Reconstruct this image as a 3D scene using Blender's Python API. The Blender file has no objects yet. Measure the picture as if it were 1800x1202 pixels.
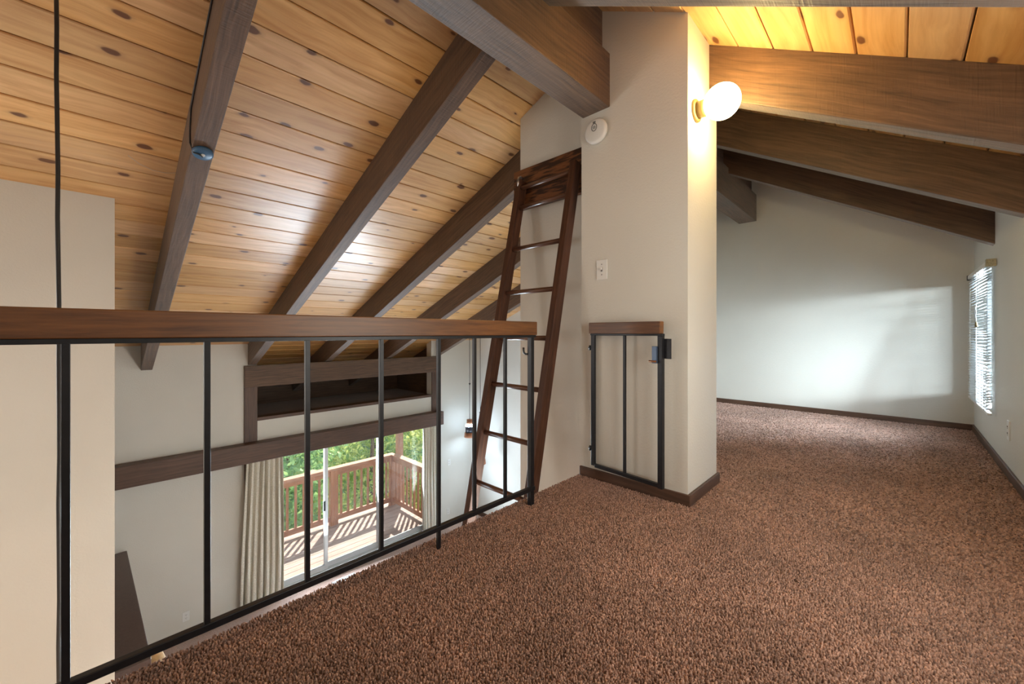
import bpy, bmesh, math, random
import numpy as np
from mathutils import Vector, Matrix

random.seed(7)
rng = np.random.default_rng(7)
SC = bpy.context.scene
COL = SC.collection
R = math.radians

# ------------------------------------------------------------------ camera
EYE = 0.85                                   # above the loft carpet (z = 0)
cam = bpy.data.cameras.new('camera')
cam.sensor_width = 36.0
cam.lens = 706.0 / 1800.0 * 36.0
cam.shift_y = -17.0 / 1800.0
cam.clip_start = 0.02
cam.clip_end = 300
cam_o = bpy.data.objects.new('camera', cam)
COL.objects.link(cam_o)
cam_o.location = (0, 0, EYE)
cam_o.rotation_euler = (R(90), 0, math.atan2(680.7, 706.0))
SC.camera = cam_o

# ------------------------------------------------------------------ exposure
vs = SC.view_settings
SC.display_settings.display_device = 'sRGB'
vs.view_transform = 'Standard'
vs.look = 'None'
vs.gamma = 1.0
vs.exposure = 0.44
vs.use_curve_mapping = False
cy = SC.cycles
cy.use_denoising = True
cy.max_bounces = 10
cy.diffuse_bounces = 6
cy.glossy_bounces = 4
cy.transmission_bounces = 6
cy.transparent_max_bounces = 16
cy.sample_clamp_indirect = 6.0
cy.caustics_reflective = False
cy.caustics_refractive = False

# ------------------------------------------------------------------ sky, sun, window light, added fills
w = bpy.data.worlds.new('world')
SC.world = w
w.use_nodes = True
wn = w.node_tree
bg = wn.nodes['Background']
bg.inputs['Color'].default_value = (0.62, 0.80, 1.0, 1)
bg.inputs['Strength'].default_value = 1.55


def lamp(name, kind, loc, energy, color, direction=(0, 0, -1), size=None, size_y=None, spread=None):
    l = bpy.data.lights.new(name, kind)
    l.energy = energy
    l.color = color
    if kind == 'AREA':
        l.shape = 'RECTANGLE'
        l.size = size
        l.size_y = size_y
        if spread:
            l.spread = spread
    o = bpy.data.objects.new(name, l)
    COL.objects.link(o)
    o.location = loc
    o.rotation_euler = Vector(direction).to_track_quat('-Z', 'Y').to_euler()
    return o


sun = lamp('sun', 'SUN', (-12, 9, 12), 8.4, (1.0, 0.94, 0.86), (0.68, -0.57, -1.0))
sun.data.angle = R(0.6)
# daylight off the sunny deck, through the sliding door
lamp('door_daylight', 'AREA', (-6.42, 2.95, -1.80), 335, (0.72, 0.87, 1.0), (1, -0.12, 0.42), 2.2, 1.6)
# daylight through the loft window on the right
lamp('loft_window_daylight', 'AREA', (0.66, 4.64, 0.82), 165, (0.74, 0.88, 1.0), (-1, -0.7, 0.25), 0.45, 0.95)
lamp('bright_sky_patch', 'AREA', (8.0, 1.15, 1.85), 1450, (0.78, 0.90, 1.0), (-7.5, 3.65, -1.0), 2.4, 1.0)
# added fill on the right wall beside the photographer, for an assumed unseen window
lamp('loft_side_fill', 'AREA', (0.455, 1.6, 0.95), 22, (1.0, 0.95, 0.84), (-1, 0.12, 0.0), 1.3, 1.0)
# added fill by the left wall, out of view, to lift the right wall
lamp('left_wall_fill', 'AREA', (-3.70, -0.95, 0.7), 28, (1.0, 0.97, 0.92), (1, 0.25, 0.0), 1.6, 1.0)
# added fills for great room and loft, unseen behind the photographer
lamp('great_room_back_fill', 'AREA', (-3.0, -2.92, -0.2), 10, (1.0, 0.96, 0.9), (-0.1, 1, -0.05), 2.8, 2.2)
lamp('loft_back_fill', 'AREA', (-0.45, -2.92, 1.05), 6, (1.0, 0.95, 0.88), (0.0, 1, -0.06), 1.5, 1.1)


# assumed warm lamp of the room under the loft, added out of view
lamp('assumed_downstairs_lamp', 'AREA', (-1.6, -1.2, -1.4), 10, (1.0, 0.62, 0.30), (-1, 0.25, -0.35), 0.8, 0.8)
lamp('under_loft_fill', 'AREA', (-0.6, 3.3, -0.9), 235, (1.0, 0.95, 0.88), (-1, 0.05, 0.0), 2.5, 0.8)  # added unseen fill that brightens the door wall and curtains


# ------------------------------------------------------------------ helpers
class MB:
    """collects shapes and links them as ONE mesh object; every vertex keeps a grain coordinate (gc)"""

    def __init__(s):
        s.v, s.f, s.g, s.sm = [], [], [], []

    def add(s, verts, faces, gcs=None, smooth=False):
        b = len(s.v)
        s.v += [tuple(v) for v in verts]
        s.f += [tuple(b + i for i in f) for f in faces]
        s.g += [tuple(g) for g in (gcs if gcs is not None else verts)]
        s.sm += [smooth] * len(faces)
        return s

    def obox(s, c, ux, uy, uz, off=None):
        """oriented box; ux is the grain direction; vectors are half extents"""
        c, ux, uy, uz = Vector(c), Vector(ux), Vector(uy), Vector(uz)
        if off is None:
            off = (random.uniform(0, 50), random.uniform(0, 9), random.uniform(0, 9))
        vs_, gs = [], []
        for i in (-1, 1):
            for j in (-1, 1):
                for k in (-1, 1):
                    vs_.append(c + i * ux + j * uy + k * uz)
                    gs.append((off[0] + i * ux.length, off[1] + j * uy.length, off[2] + k * uz.length))
        fs = [(0, 1, 3, 2), (4, 6, 7, 5), (0, 4, 5, 1), (2, 3, 7, 6), (0, 2, 6, 4), (1, 5, 7, 3)]
        if ux.cross(uy).dot(uz) < 0:
            fs = [f[::-1] for f in fs]
        return s.add(vs_, fs, gs)

    def box(s, x0, x1, y0, y1, z0, z1, axis=None):
        c = ((x0 + x1) / 2, (y0 + y1) / 2, (z0 + z1) / 2)
        h = [(x1 - x0) / 2, (y1 - y0) / 2, (z1 - z0) / 2]
        if axis is None:
            axis = h.index(max(h))
        ax = [(h[0], 0, 0), (0, h[1], 0), (0, 0, h[2])]
        o = [ax[axis], ax[(axis + 1) % 3], ax[(axis + 2) % 3]]
        return s.obox(c, *o)

    def tube(s, pts, r, n=10, caps=True, rad=None):
        pts = [Vector(p) for p in pts]
        m = len(pts)
        rs = rad if rad else [r] * m
        off = random.uniform(0, 30)
        vs_, gs, fs = [], [], []
        L = 0.0
        prev = None
        for i, p in enumerate(pts):
            d = (pts[min(i + 1, m - 1)] - pts[max(i - 1, 0)]).normalized()
            if prev is None:
                a = d.orthogonal().normalized()
            else:
                a = (prev - d * prev.dot(d)).normalized()
            prev = a
            b = d.cross(a)
            if i:
                L += (p - pts[i - 1]).length
            for k in range(n):
                t = 2 * math.pi * k / n
                vs_.append(p + (a * math.cos(t) + b * math.sin(t)) * rs[i])
                gs.append((off + L, rs[i] * math.cos(t), rs[i] * math.sin(t)))
        for i in range(m - 1):
            for k in range(n):
                k2 = (k + 1) % n
                fs.append((i * n + k, i * n + k2, (i + 1) * n + k2, (i + 1) * n + k))
        s.add(vs_, fs, gs, True)
        if caps:
            b = len(s.v) - len(vs_)
            s.f.append(tuple(b + k for k in range(n))[::-1])
            s.f.append(tuple(b + (m - 1) * n + k for k in range(n)))
            s.sm += [False, False]
        return s

    def lathe(s, origin, axis, prof, n=32):
        """prof: list of (distance along axis, radius)"""
        axis = Vector(axis).normalized()
        return s.tube([Vector(origin) + axis * t for t, _ in prof], 0, n, True, [max(r, 1e-4) for _, r in prof]) if False else s._lathe(origin, axis, prof, n)

    def _lathe(s, origin, axis, prof, n):
        o = Vector(origin)
        a = axis.orthogonal().normalized()
        b = axis.cross(a)
        vs_, fs = [], []
        for t, r in prof:
            for k in range(n):
                th = 2 * math.pi * k / n
                vs_.append(o + axis * t + (a * math.cos(th) + b * math.sin(th)) * max(r, 1e-5))
        for i in range(len(prof) - 1):
            for k in range(n):
                k2 = (k + 1) % n
                fs.append((i * n + k, i * n + k2, (i + 1) * n + k2, (i + 1) * n + k))
        return s.add(vs_, fs, None, True)

    def build(s, name, mat, parent=None, bevel=0.0, seg=2, kind=None):
        base = Vector((0, 0, 0))
        if parent is not None:
            q = parent
            while q is not None:
                base += q.location
                q = q.parent
        me = bpy.data.meshes.new(name)
        me.from_pydata([tuple(Vector(v) - base) for v in s.v], [], s.f)
        a = me.attributes.new('gc', 'FLOAT_VECTOR', 'POINT')
        a.data.foreach_set('vector', np.array(s.g, dtype=np.float32).ravel())
        me.polygons.foreach_set('use_smooth', s.sm)
        me.materials.append(mat)
        me.update()
        o = bpy.data.objects.new(name, me)
        COL.objects.link(o)
        if parent is not None:
            o.parent = parent
        if bevel > 0:
            m = o.modifiers.new('edge', 'BEVEL')
            m.width = bevel
            m.segments = seg
            m.limit_method = 'ANGLE'
            m.angle_limit = R(40)
        if kind:
            o['kind'] = kind
        return o


def tag(o, label, cat, group=None, kind=None):
    o['label'] = label
    o['category'] = cat
    if group:
        o['group'] = group
    if kind:
        o['kind'] = kind
    return o


def empty(name, loc):
    o = bpy.data.objects.new(name, None)
    COL.objects.link(o)
    o.location = loc
    o.empty_display_size = 0.1
    return o


def thing(name, loc, label, cat, group=None):
    return tag(empty(name, loc), label, cat, group)


def dup_tree(o, parent=None):
    c = o.copy()
    COL.objects.link(c)
    if parent is not None:
        c.parent = parent
    for ch in [x for x in bpy.data.objects if x.parent == o]:
        dup_tree(ch, c)
    return c


# ------------------------------------------------------------------ materials
def new_mat(name):
    m = bpy.data.materials.new(name)
    m.use_nodes = True
    nt = m.node_tree
    return m, nt, nt.nodes['Principled BSDF']


def lin(r, g, b):
    f = lambda c: (c / 255 / 12.92) if c / 255 <= 0.04045 else ((c / 255 + 0.055) / 1.055) ** 2.4
    return (f(r), f(g), f(b), 1)


def nd(nt, kind, **kw):
    n = nt.nodes.new(kind)
    for k, v in kw.items():
        if k in n.inputs:
            n.inputs[k].default_value = v
        else:
            setattr(n, k, v)
    return n


def ramp(nt, stops):
    n = nt.nodes.new('ShaderNodeValToRGB')
    e = n.color_ramp.elements
    e[0].position, e[0].color = stops[0]
    e[1].position, e[1].color = stops[1]
    for p, c in stops[2:]:
        x = e.new(p)
        x.color = c
    return n


def bump(nt, bsdf, src, strength, dist=0.01):
    b = nd(nt, 'ShaderNodeBump', Strength=strength, Distance=dist)
    nt.links.new(src, b.inputs['Height'])
    nt.links.new(b.outputs['Normal'], bsdf.inputs['Normal'])


def flat(name, col, rough=0.5, metal=0.0, spec=0.5, noise=0.0, nscale=40):
    m, nt, b = new_mat(name)
    b.inputs['Base Color'].default_value = col
    b.inputs['Roughness'].default_value = rough
    b.inputs['Metallic'].default_value = metal
    b.inputs['Specular IOR Level'].default_value = spec
    if noise > 0:
        tc = nd(nt, 'ShaderNodeTexCoord')
        n = nd(nt, 'ShaderNodeTexNoise', Scale=nscale, Detail=4.0)
        nt.links.new(tc.outputs['Object'], n.inputs['Vector'])
        lo = tuple(c * (1 - noise) for c in col[:3]) + (1,)
        hi = tuple(min(1, c * (1 + noise)) for c in col[:3]) + (1,)
        rp = ramp(nt, [(0.3, lo), (0.7, hi)])
        nt.links.new(n.outputs['Fac'], rp.inputs['Fac'])
        nt.links.new(rp.outputs['Color'], b.inputs['Base Color'])
        bump(nt, b, n.outputs['Fac'], 0.1, 0.003)
    return m


def wall_mat(name, col):
    m, nt, b = new_mat(name)
    b.inputs['Roughness'].default_value = 0.62
    b.inputs['Specular IOR Level'].default_value = 0.35
    tc = nd(nt, 'ShaderNodeTexCoord')
    n = nd(nt, 'ShaderNodeTexNoise', Scale=85.0, Detail=3.0, Roughness=0.55)
    n2 = nd(nt, 'ShaderNodeTexNoise', Scale=1.4, Detail=3.0)
    nt.links.new(tc.outputs['Object'], n.inputs['Vector'])
    nt.links.new(tc.outputs['Object'], n2.inputs['Vector'])
    rp = ramp(nt, [(0.3, tuple(c * 0.94 for c in col[:3]) + (1,)), (0.7, col)])
    nt.links.new(n2.outputs['Fac'], rp.inputs['Fac'])
    nt.links.new(rp.outputs['Color'], b.inputs['Base Color'])
    bump(nt, b, n.outputs['Fac'], 0.32, 0.004)
    return m


def wood_mat(name, dark, light, rough=0.5, along=2.0, across=45.0, bump_s=0.2, saw=0.0, knots=False, coat=0.0, contrast=(0.30, 0.72), spec=0.5):
    m, nt, b = new_mat(name)
    L = nt.links.new
    b.inputs['Roughness'].default_value = rough
    b.inputs['Specular IOR Level'].default_value = spec
    b.inputs['Coat Weight'].default_value = coat
    b.inputs['Coat Roughness'].default_value = 0.28
    at = nd(nt, 'ShaderNodeAttribute', attribute_name='gc')
    wob = nd(nt, 'ShaderNodeTexNoise', Scale=1.6, Detail=2.0)
    L(at.outputs['Vector'], wob.inputs['Vector'])
    mp = nd(nt, 'ShaderNodeMapping')
    mp.inputs['Scale'].default_value = (along, across, across)
    L(at.outputs['Vector'], mp.inputs['Vector'])
    mixv = nd(nt, 'ShaderNodeVectorMath', operation='MULTIPLY_ADD')
    mixv.inputs[1].default_value = (0.6, 4.0, 4.0)
    L(wob.outputs['Color'], mixv.inputs[0])
    L(mp.outputs['Vector'], mixv.inputs[2])
    g = nd(nt, 'ShaderNodeTexNoise', Scale=1.0, Detail=5.0, Roughness=0.6, Distortion=0.3)
    L(mixv.outputs['Vector'], g.inputs['Vector'])
    rp = ramp(nt, [(contrast[0], dark), (contrast[1], light)])
    L(g.outputs['Fac'], rp.inputs['Fac'])
    col = rp.outputs['Color']
    # board to board tone: white noise of the rounded board number kept in an attribute
    pid = nd(nt, 'ShaderNodeAttribute', attribute_name='pid')
    wn_ = nd(nt, 'ShaderNodeTexWhiteNoise', noise_dimensions='1D')
    L(pid.outputs['Fac'], wn_.inputs['W'])
    if knots:
        hs = nd(nt, 'ShaderNodeHueSaturation')
        mr = nd(nt, 'ShaderNodeMapRange')
        mr.inputs['To Min'].default_value = 0.80
        mr.inputs['To Max'].default_value = 1.14
        L(wn_.outputs['Value'], mr.inputs['Value'])
        L(mr.outputs['Result'], hs.inputs['Value'])
        ms = nd(nt, 'ShaderNodeMapRange')
        ms.inputs['To Min'].default_value = 0.9
        ms.inputs['To Max'].default_value = 1.08
        sep = nd(nt, 'ShaderNodeSeparateColor')
        L(wn_.outputs['Color'], sep.inputs['Color'])
        L(sep.outputs['Green'], ms.inputs['Value'])
        L(ms.outputs['Result'], hs.inputs['Saturation'])
        L(col, hs.inputs['Color'])
        col = hs.outputs['Color']
        # pale sapwood streaks
        mp2 = nd(nt, 'ShaderNodeMapping')
        mp2.inputs['Scale'].default_value = (0.8, 9.0, 9.0)
        L(at.outputs['Vector'], mp2.inputs['Vector'])
        sp = nd(nt, 'ShaderNodeTexNoise', Scale=1.0, Detail=2.0, Distortion=0.8)
        L(mp2.outputs['Vector'], sp.inputs['Vector'])
        srp = ramp(nt, [(0.52, (0, 0, 0, 1)), (0.68, (0.55, 0.55, 0.55, 1))])
        L(sp.outputs['Fac'], srp.inputs['Fac'])
        mx0 = nd(nt, 'ShaderNodeMix', data_type='RGBA')
        L(srp.outputs['Color'], mx0.inputs['Factor'])
        L(col, mx0.inputs['A'])
        mx0.inputs['B'].default_value = lin(214, 172, 116)
        col = mx0.outputs['Result']
        # knots
        kv = nd(nt, 'ShaderNodeMapping')
        kv.inputs['Scale'].default_value = (2.6, 5.4, 0.0)
        L(at.outputs['Vector'], kv.inputs['Vector'])
        wob2 = nd(nt, 'ShaderNodeTexNoise', Scale=22.0, Detail=1.0)
        L(at.outputs['Vector'], wob2.inputs['Vector'])
        kadd = nd(nt, 'ShaderNodeVectorMath', operation='MULTIPLY_ADD')
        kadd.inputs[1].default_value = (0.06, 0.06, 0.0)
        L(wob2.outputs['Color'], kadd.inputs[0])
        L(kv.outputs['Vector'], kadd.inputs[2])
        vo = nd(nt, 'ShaderNodeTexVoronoi', voronoi_dimensions='2D', Scale=1.0, Randomness=0.9)
        L(kadd.outputs['Vector'], vo.inputs['Vector'])
        sep2 = nd(nt, 'ShaderNodeSeparateColor')
        L(vo.outputs['Color'], sep2.inputs['Color'])
        rad = nd(nt, 'ShaderNodeMapRange')
        rad.inputs['From Min'].default_value = 0.25
        rad.inputs['To Min'].default_value = 0.0
        rad.inputs['To Max'].default_value = 0.085
        L(sep2.outputs['Red'], rad.inputs['Value'])
        dv = nd(nt, 'ShaderNodeMath', operation='SUBTRACT')
        L(vo.outputs['Distance'], dv.inputs[0])
        L(rad.outputs['Result'], dv.inputs[1])
        krp = ramp(nt, [(0.0, (1, 1, 1, 1)), (0.012, (0.75, 0.75, 0.75, 1)), (0.03, (0.22, 0.22, 0.22, 1)), (0.09, (0, 0, 0, 1))])
        L(dv.outputs['Value'], krp.inputs['Fac'])
        gate = nd(nt, 'ShaderNodeMath', operation='GREATER_THAN')
        gate.inputs[1].default_value = 0.36
        L(sep2.outputs['Red'], gate.inputs[0])
        kf = nd(nt, 'ShaderNodeMath', operation='MULTIPLY')
        L(krp.outputs['Color'], kf.inputs[0])
        L(gate.outputs['Value'], kf.inputs[1])
        mx = nd(nt, 'ShaderNodeMix', data_type='RGBA')
        L(kf.outputs['Value'], mx.inputs['Factor'])
        L(col, mx.inputs['A'])
        mx.inputs['B'].default_value = lin(104, 64, 38)
        col = mx.outputs['Result']
    else:
        big = nd(nt, 'ShaderNodeTexNoise', Scale=2.2, Detail=3.0)
        L(at.outputs['Vector'], big.inputs['Vector'])
        hs = nd(nt, 'ShaderNodeHueSaturation')
        mr = nd(nt, 'ShaderNodeMapRange')
        mr.inputs['To Min'].default_value = 0.72
        mr.inputs['To Max'].default_value = 1.28
        L(big.outputs['Fac'], mr.inputs['Value'])
        L(mr.outputs['Result'], hs.inputs['Value'])
        L(col, hs.inputs['Color'])
        col = hs.outputs['Color']
    L(col, b.inputs['Base Color'])
    h = g.outputs['Fac']
    if saw > 0:
        sm = nd(nt, 'ShaderNodeMapping')
        sm.inputs['Scale'].default_value = (150.0, 9.0, 9.0)
        sm.inputs['Rotation'].default_value = (0, 0, R(12))
        L(at.outputs['Vector'], sm.inputs['Vector'])
        sn = nd(nt, 'ShaderNodeTexNoise', Scale=1.0, Detail=3.0)
        L(sm.outputs['Vector'], sn.inputs['Vector'])
        ad = nd(nt, 'ShaderNodeMath', operation='MULTIPLY_ADD')
        ad.inputs[1].default_value = saw
        L(sn.outputs['Fac'], ad.inputs[0])
        L(h, ad.inputs[2])
        h = ad.outputs['Value']
    bump(nt, b, h, bump_s, 0.004)
    return m


M = {}
M['wall'] = wall_mat('cream_textured_plaster', (0.68, 0.662, 0.608, 1))
M['pine'] = wood_mat('knotty_pine', lin(190, 137, 80), lin(226, 181, 124), rough=0.36, along=1.1, across=30, bump_s=0.06, knots=True, coat=0.5)
M['beam'] = wood_mat('rough_brown_beam', lin(68, 49, 35), lin(110, 82, 60), rough=0.55, along=3.0, across=60, bump_s=0.5, saw=0.9, spec=0.45)
M['trimwood'] = wood_mat('brown_trim', lin(66, 44, 32), lin(98, 70, 53), rough=0.5, along=3, across=60, bump_s=0.12)
M['rail'] = wood_mat('railing_wood', lin(80, 47, 23), lin(126, 82, 43), rough=0.42, along=4, across=70, bump_s=0.15, coat=0.1)
M['ladder'] = wood_mat('ladder_wood', lin(54, 31, 20), lin(92, 58, 40), rough=0.55, along=4, across=80, bump_s=0.1, spec=0.3)
M['ply'] = wood_mat('dark_plywood', lin(50, 27, 15), lin(122, 75, 42), rough=0.45, along=5, across=46, bump_s=0.1, contrast=(0.44, 0.56))
M['rung'] = wood_mat('rung_wood', lin(62, 36, 24), lin(110, 72, 50), rough=0.35, along=3, across=80, bump_s=0.06, coat=0.15)
M['deck'] = wood_mat('deck_boards', lin(134, 106, 94), lin(176, 146, 130), rough=0.6, along=2, across=40, bump_s=0.2)
M['deckrail'] = wood_mat('cedar_deck_rail', lin(150, 96, 66), lin(190, 132, 98), rough=0.55, along=3, across=40, bump_s=0.2)
M['steel'] = flat('black_steel', lin(34, 35, 40), rough=0.38, metal=0.35, noise=0.15)
M['slab'] = flat('brown_painted_slab', lin(92, 74, 68), rough=0.35, noise=0.12, nscale=60)
M['stone'] = flat('tan_stone', lin(196, 160, 112), rough=0.8, noise=0.5, nscale=14)
M['white'] = flat('white_plastic', (0.74, 0.74, 0.72, 1), rough=0.35)
M['slot'] = flat('dark_slot', (0.03, 0.03, 0.03, 1), rough=0.5)
M['grey'] = flat('grey_print', (0.16, 0.16, 0.16, 1), rough=0.5)
M['chrome'] = flat('bright_metal', (0.6, 0.6, 0.6, 1), rough=0.3, metal=1.0)
M['alu'] = flat('pale_aluminium', (0.62, 0.64, 0.66, 1), rough=0.4, metal=0.2)
M['bronze'] = flat('tan_lampholder', lin(104, 86, 52), rough=0.4, metal=0.2)
M['copper'] = flat('copper', lin(168, 116, 88), rough=0.4, metal=0.5)
M['pendband'] = flat('dark_band', lin(52, 52, 60), rough=0.4, metal=0.2)
M['cord'] = flat('black_cord', lin(38, 37, 38), rough=0.5)
M['blue'] = flat('blue_plastic', lin(58, 96, 130), rough=0.35)
M['latch'] = flat('blue_grey_metal', lin(88, 104, 128), rough=0.35, metal=0.5)
M['brass'] = flat('brass_pin', lin(150, 100, 66), rough=0.35, metal=0.6)
M['blind'] = flat('white_slats', (0.70, 0.73, 0.75, 1), rough=0.4)
M['bracket'] = flat('worn_cream_bracket', lin(176, 168, 140), rough=0.5, noise=0.3, nscale=120)
M['web'] = flat('grey_thread', (0.6, 0.58, 0.55, 1), rough=0.7)


for _k in ('beam',):
    _b = M[_k].node_tree.nodes['Principled BSDF']
    _b.inputs['Sheen Weight'].default_value = 0.2
    _b.inputs['Sheen Roughness'].default_value = 0.45


def emis(name, col, strength):
    m, nt, b = new_mat(name)
    b.inputs['Base Color'].default_value = (0.9, 0.9, 0.9, 1)
    b.inputs['Emission Color'].default_value = col
    b.inputs['Emission Strength'].default_value = strength
    return m


M['globe'] = emis('lit_opal_globe', (1.0, 0.73, 0.30, 1), 58.0)
M['pendlight'] = emis('lit_pendant_glow', (0.6, 0.8, 1.0, 1), 50.0)


def glass_mat():
    m, nt, b = new_mat('window_glass')
    nt.nodes.remove(b)
    out = nt.nodes['Material Output']
    tr = nd(nt, 'ShaderNodeBsdfTransparent')
    tr.inputs['Color'].default_value = (0.97, 0.99, 0.98, 1)
    gl = nd(nt, 'ShaderNodeBsdfGlossy', Roughness=0.0)
    fr = nd(nt, 'ShaderNodeFresnel', IOR=1.5)
    mx = nd(nt, 'ShaderNodeMixShader')
    nt.links.new(fr.outputs['Fac'], mx.inputs['Fac'])
    nt.links.new(tr.outputs['BSDF'], mx.inputs[1])
    nt.links.new(gl.outputs['BSDF'], mx.inputs[2])
    nt.links.new(mx.outputs['Shader'], out.inputs['Surface'])
    return m


M['glass'] = glass_mat()


def fabric_mat():
    m, nt, b = new_mat('oatmeal_curtain')
    b.inputs['Roughness'].default_value = 0.85
    tc = nd(nt, 'ShaderNodeTexCoord')
    n = nd(nt, 'ShaderNodeTexNoise', Scale=120.0, Detail=2.0)
    nt.links.new(tc.outputs['Object'], n.inputs['Vector'])
    rp = ramp(nt, [(0.3, lin(192, 187, 173)), (0.7, lin(230, 226, 214))])
    nt.links.new(n.outputs['Fac'], rp.inputs['Fac'])
    nt.links.new(rp.outputs['Color'], b.inputs['Base Color'])
    b.inputs['Transmission Weight'].default_value = 0.0
    return m


M['fabric'] = fabric_mat()


def carpet_mat(name, attr):
    m, nt, b = new_mat(name)
    L = nt.links.new
    b.inputs['Roughness'].default_value = 0.9
    b.inputs['Specular IOR Level'].default_value = 0.2
    tc = nd(nt, 'ShaderNodeTexCoord')
    big = nd(nt, 'ShaderNodeTexNoise', Scale=2.6, Detail=3.0)
    L(tc.outputs['Object'], big.inputs['Vector'])
    if attr:
        at = nd(nt, 'ShaderNodeAttribute', attribute_name='tone')
        src = at.outputs['Fac']
    else:
        fn = nd(nt, 'ShaderNodeTexNoise', Scale=160.0, Detail=2.0)
        L(tc.outputs['Object'], fn.inputs['Vector'])
        src = fn.outputs['Fac']
        bump(nt, b, src, 0.6, 0.01)
    rp = ramp(nt, [(0.15, lin(116, 88, 76)), (0.85, lin(196, 158, 140))])
    L(src, rp.inputs['Fac'])
    hs = nd(nt, 'ShaderNodeHueSaturation')
    mr = nd(nt, 'ShaderNodeMapRange')
    mr.inputs['From Min'].default_value = 0.3
    mr.inputs['From Max'].default_value = 0.7
    mr.inputs['To Min'].default_value = 0.80
    mr.inputs['To Max'].default_value = 1.16
    L(big.outputs['Fac'], mr.inputs['Value'])
    L(mr.outputs['Result'], hs.inputs['Value'])
    L(rp.outputs['Color'], hs.inputs['Color'])
    L(hs.outputs['Color'], b.inputs['Base Color'])
    b.inputs['Sheen Weight'].default_value = 0.25
    b.inputs['Sheen Roughness'].default_value = 0.5
    return m


M['pile'] = carpet_mat('brown_carpet_pile', True)
M['carpet'] = carpet_mat('brown_carpet', False)
M['lowcarpet'] = carpet_mat('brown_lower_carpet', False)
_b = M['lowcarpet'].node_tree.nodes['Principled BSDF']
_b.inputs['Sheen Weight'].default_value = 1.0
_b.inputs['Sheen Roughness'].default_value = 0.35
_b.inputs['Roughness'].default_value = 0.6


def leaf_mat(name, c1, c2):
    m, nt, b = new_mat(name)
    L = nt.links.new
    at = nd(nt, 'ShaderNodeAttribute', attribute_name='tone')
    rp = ramp(nt, [(0.0, c1), (1.0, c2)])
    L(at.outputs['Fac'], rp.inputs['Fac'])
    L(rp.outputs['Color'], b.inputs['Base Color'])
    b.inputs['Roughness'].default_value = 0.55
    out = nt.nodes['Material Output']
    tl = nd(nt, 'ShaderNodeBsdfTranslucent')
    L(rp.outputs['Color'], tl.inputs['Color'])
    mx = nd(nt, 'ShaderNodeMixShader', Fac=0.45)
    L(b.outputs['BSDF'], mx.inputs[1])
    L(tl.outputs['BSDF'], mx.inputs[2])
    L(mx.outputs['Shader'], out.inputs['Surface'])
    return m


M['leaf_a'] = leaf_mat('yellow_green_leaves', lin(120, 152, 60), lin(226, 222, 130))
M['leaf_b'] = leaf_mat('mid_green_leaves', lin(84, 128, 66), lin(176, 204, 124))
M['bark'] = wood_mat('bark', lin(70, 50, 38), lin(130, 96, 74), rough=0.85, along=3, across=20, bump_s=0.6)
M['ground'] = flat('leafy_ground', lin(96, 122, 62), rough=0.9, noise=0.6, nscale=2.2)

# ------------------------------------------------------------------ roof geometry constants
XRIDGE, ZRIDGE = -1.28, 2.732
ML, MR = 0.41, 0.565                          # roof pitches, left and right
DROP = 0.284                                  # rafter depth measured plumb
XD = -6.25                                    # wall with the sliding door
XW = 0.47                                     # right wall of the loft
YE = 5.31                                     # end wall
YB = -3.0                                     # wall behind the photographer
ZL = -2.79                                    # lower floor
zl = lambda x: ZRIDGE + ML * (x - XRIDGE)
zr = lambda x: ZRIDGE - MR * (x - XRIDGE)


# ------------------------------------------------------------------ shell
def struct(mb, name, mat, bevel=0.0):
    return mb.build(name, mat, None, bevel, 2, 'structure')


struct(MB().box(-6.4, XW + 0.3, YB, YE + 0.2, ZL - 0.2, ZL), 'floor_lower', M['lowcarpet'])
# loft deck: subfloor with a carpeted top, cut round nothing (the chase stands on it)
struct(MB().box(-1.385, XW + 0.1, YB, YE, -0.26, -0.012), 'floor', M['carpet'])
struct(MB().box(-1.90, -1.385, 2.47, YE, -0.26, -0.012), 'floor_behind_chase', M['carpet'])


def gable_prism(y0, y1, x0, x1, zb, side='both'):
    """wall slab between y0 and y1 following both roof slopes"""
    xs = [x0] + ([XRIDGE] if x0 < XRIDGE < x1 else []) + [x1]
    top = [(x, (zl(x) if x <= XRIDGE else zr(x)) + 0.01) for x in xs]
    n = len(xs)
    v = []
    for y in (y0, y1):
        v += [(x, y, zb) for x in xs] + [(x, y, z) for x, z in top]
    k = 2 * n
    f = []
    for i in range(n - 1):
        f.append((i, i + 1, n + i + 1, n + i))
        f.append((k + i + 1, k + i, k + n + i, k + n + i + 1))
        f.append((n + i, n + i + 1, k + n + i + 1, k + n + i))
        f.append((i + 1, i, k + i, k + i + 1))
    f.append((0, n, k + n, k))
    f.append((n - 1, k + n - 1, k + 2 * n - 1, 2 * n - 1))
    return MB().add(v, f)


struct(gable_prism(YE, YE + 0.15, -6.40, XW + 0.15, ZL), 'wall_end', M['wall'])
struct(gable_prism(YB - 0.15, YB, -6.40, XW + 0.15, ZL), 'wall_back', M['wall'])
# chase with lamp and gate; recessed wall with the ladder
struct(gable_prism(2.037, 2.47, -1.381, -0.754, -0.05), 'wall_chase', M['wall'])
struct(gable_prism(2.185, 2.47, -2.02, -1.381, ZL), 'wall_ladder', M['wall'])
struct(gable_prism(2.47, YE, -2.02, -1.90, ZL), 'wall_loft_side', M['wall'])
struct(gable_prism(YB, 0.088, -3.97, -3.72, ZL), 'wall_left', M['wall'])
# under-loft wall, well back under the loft edge
struct(MB().box(-0.2, -0.05, YB, YE, ZL, -0.26), 'wall_under_loft', M['wall'])
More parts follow.
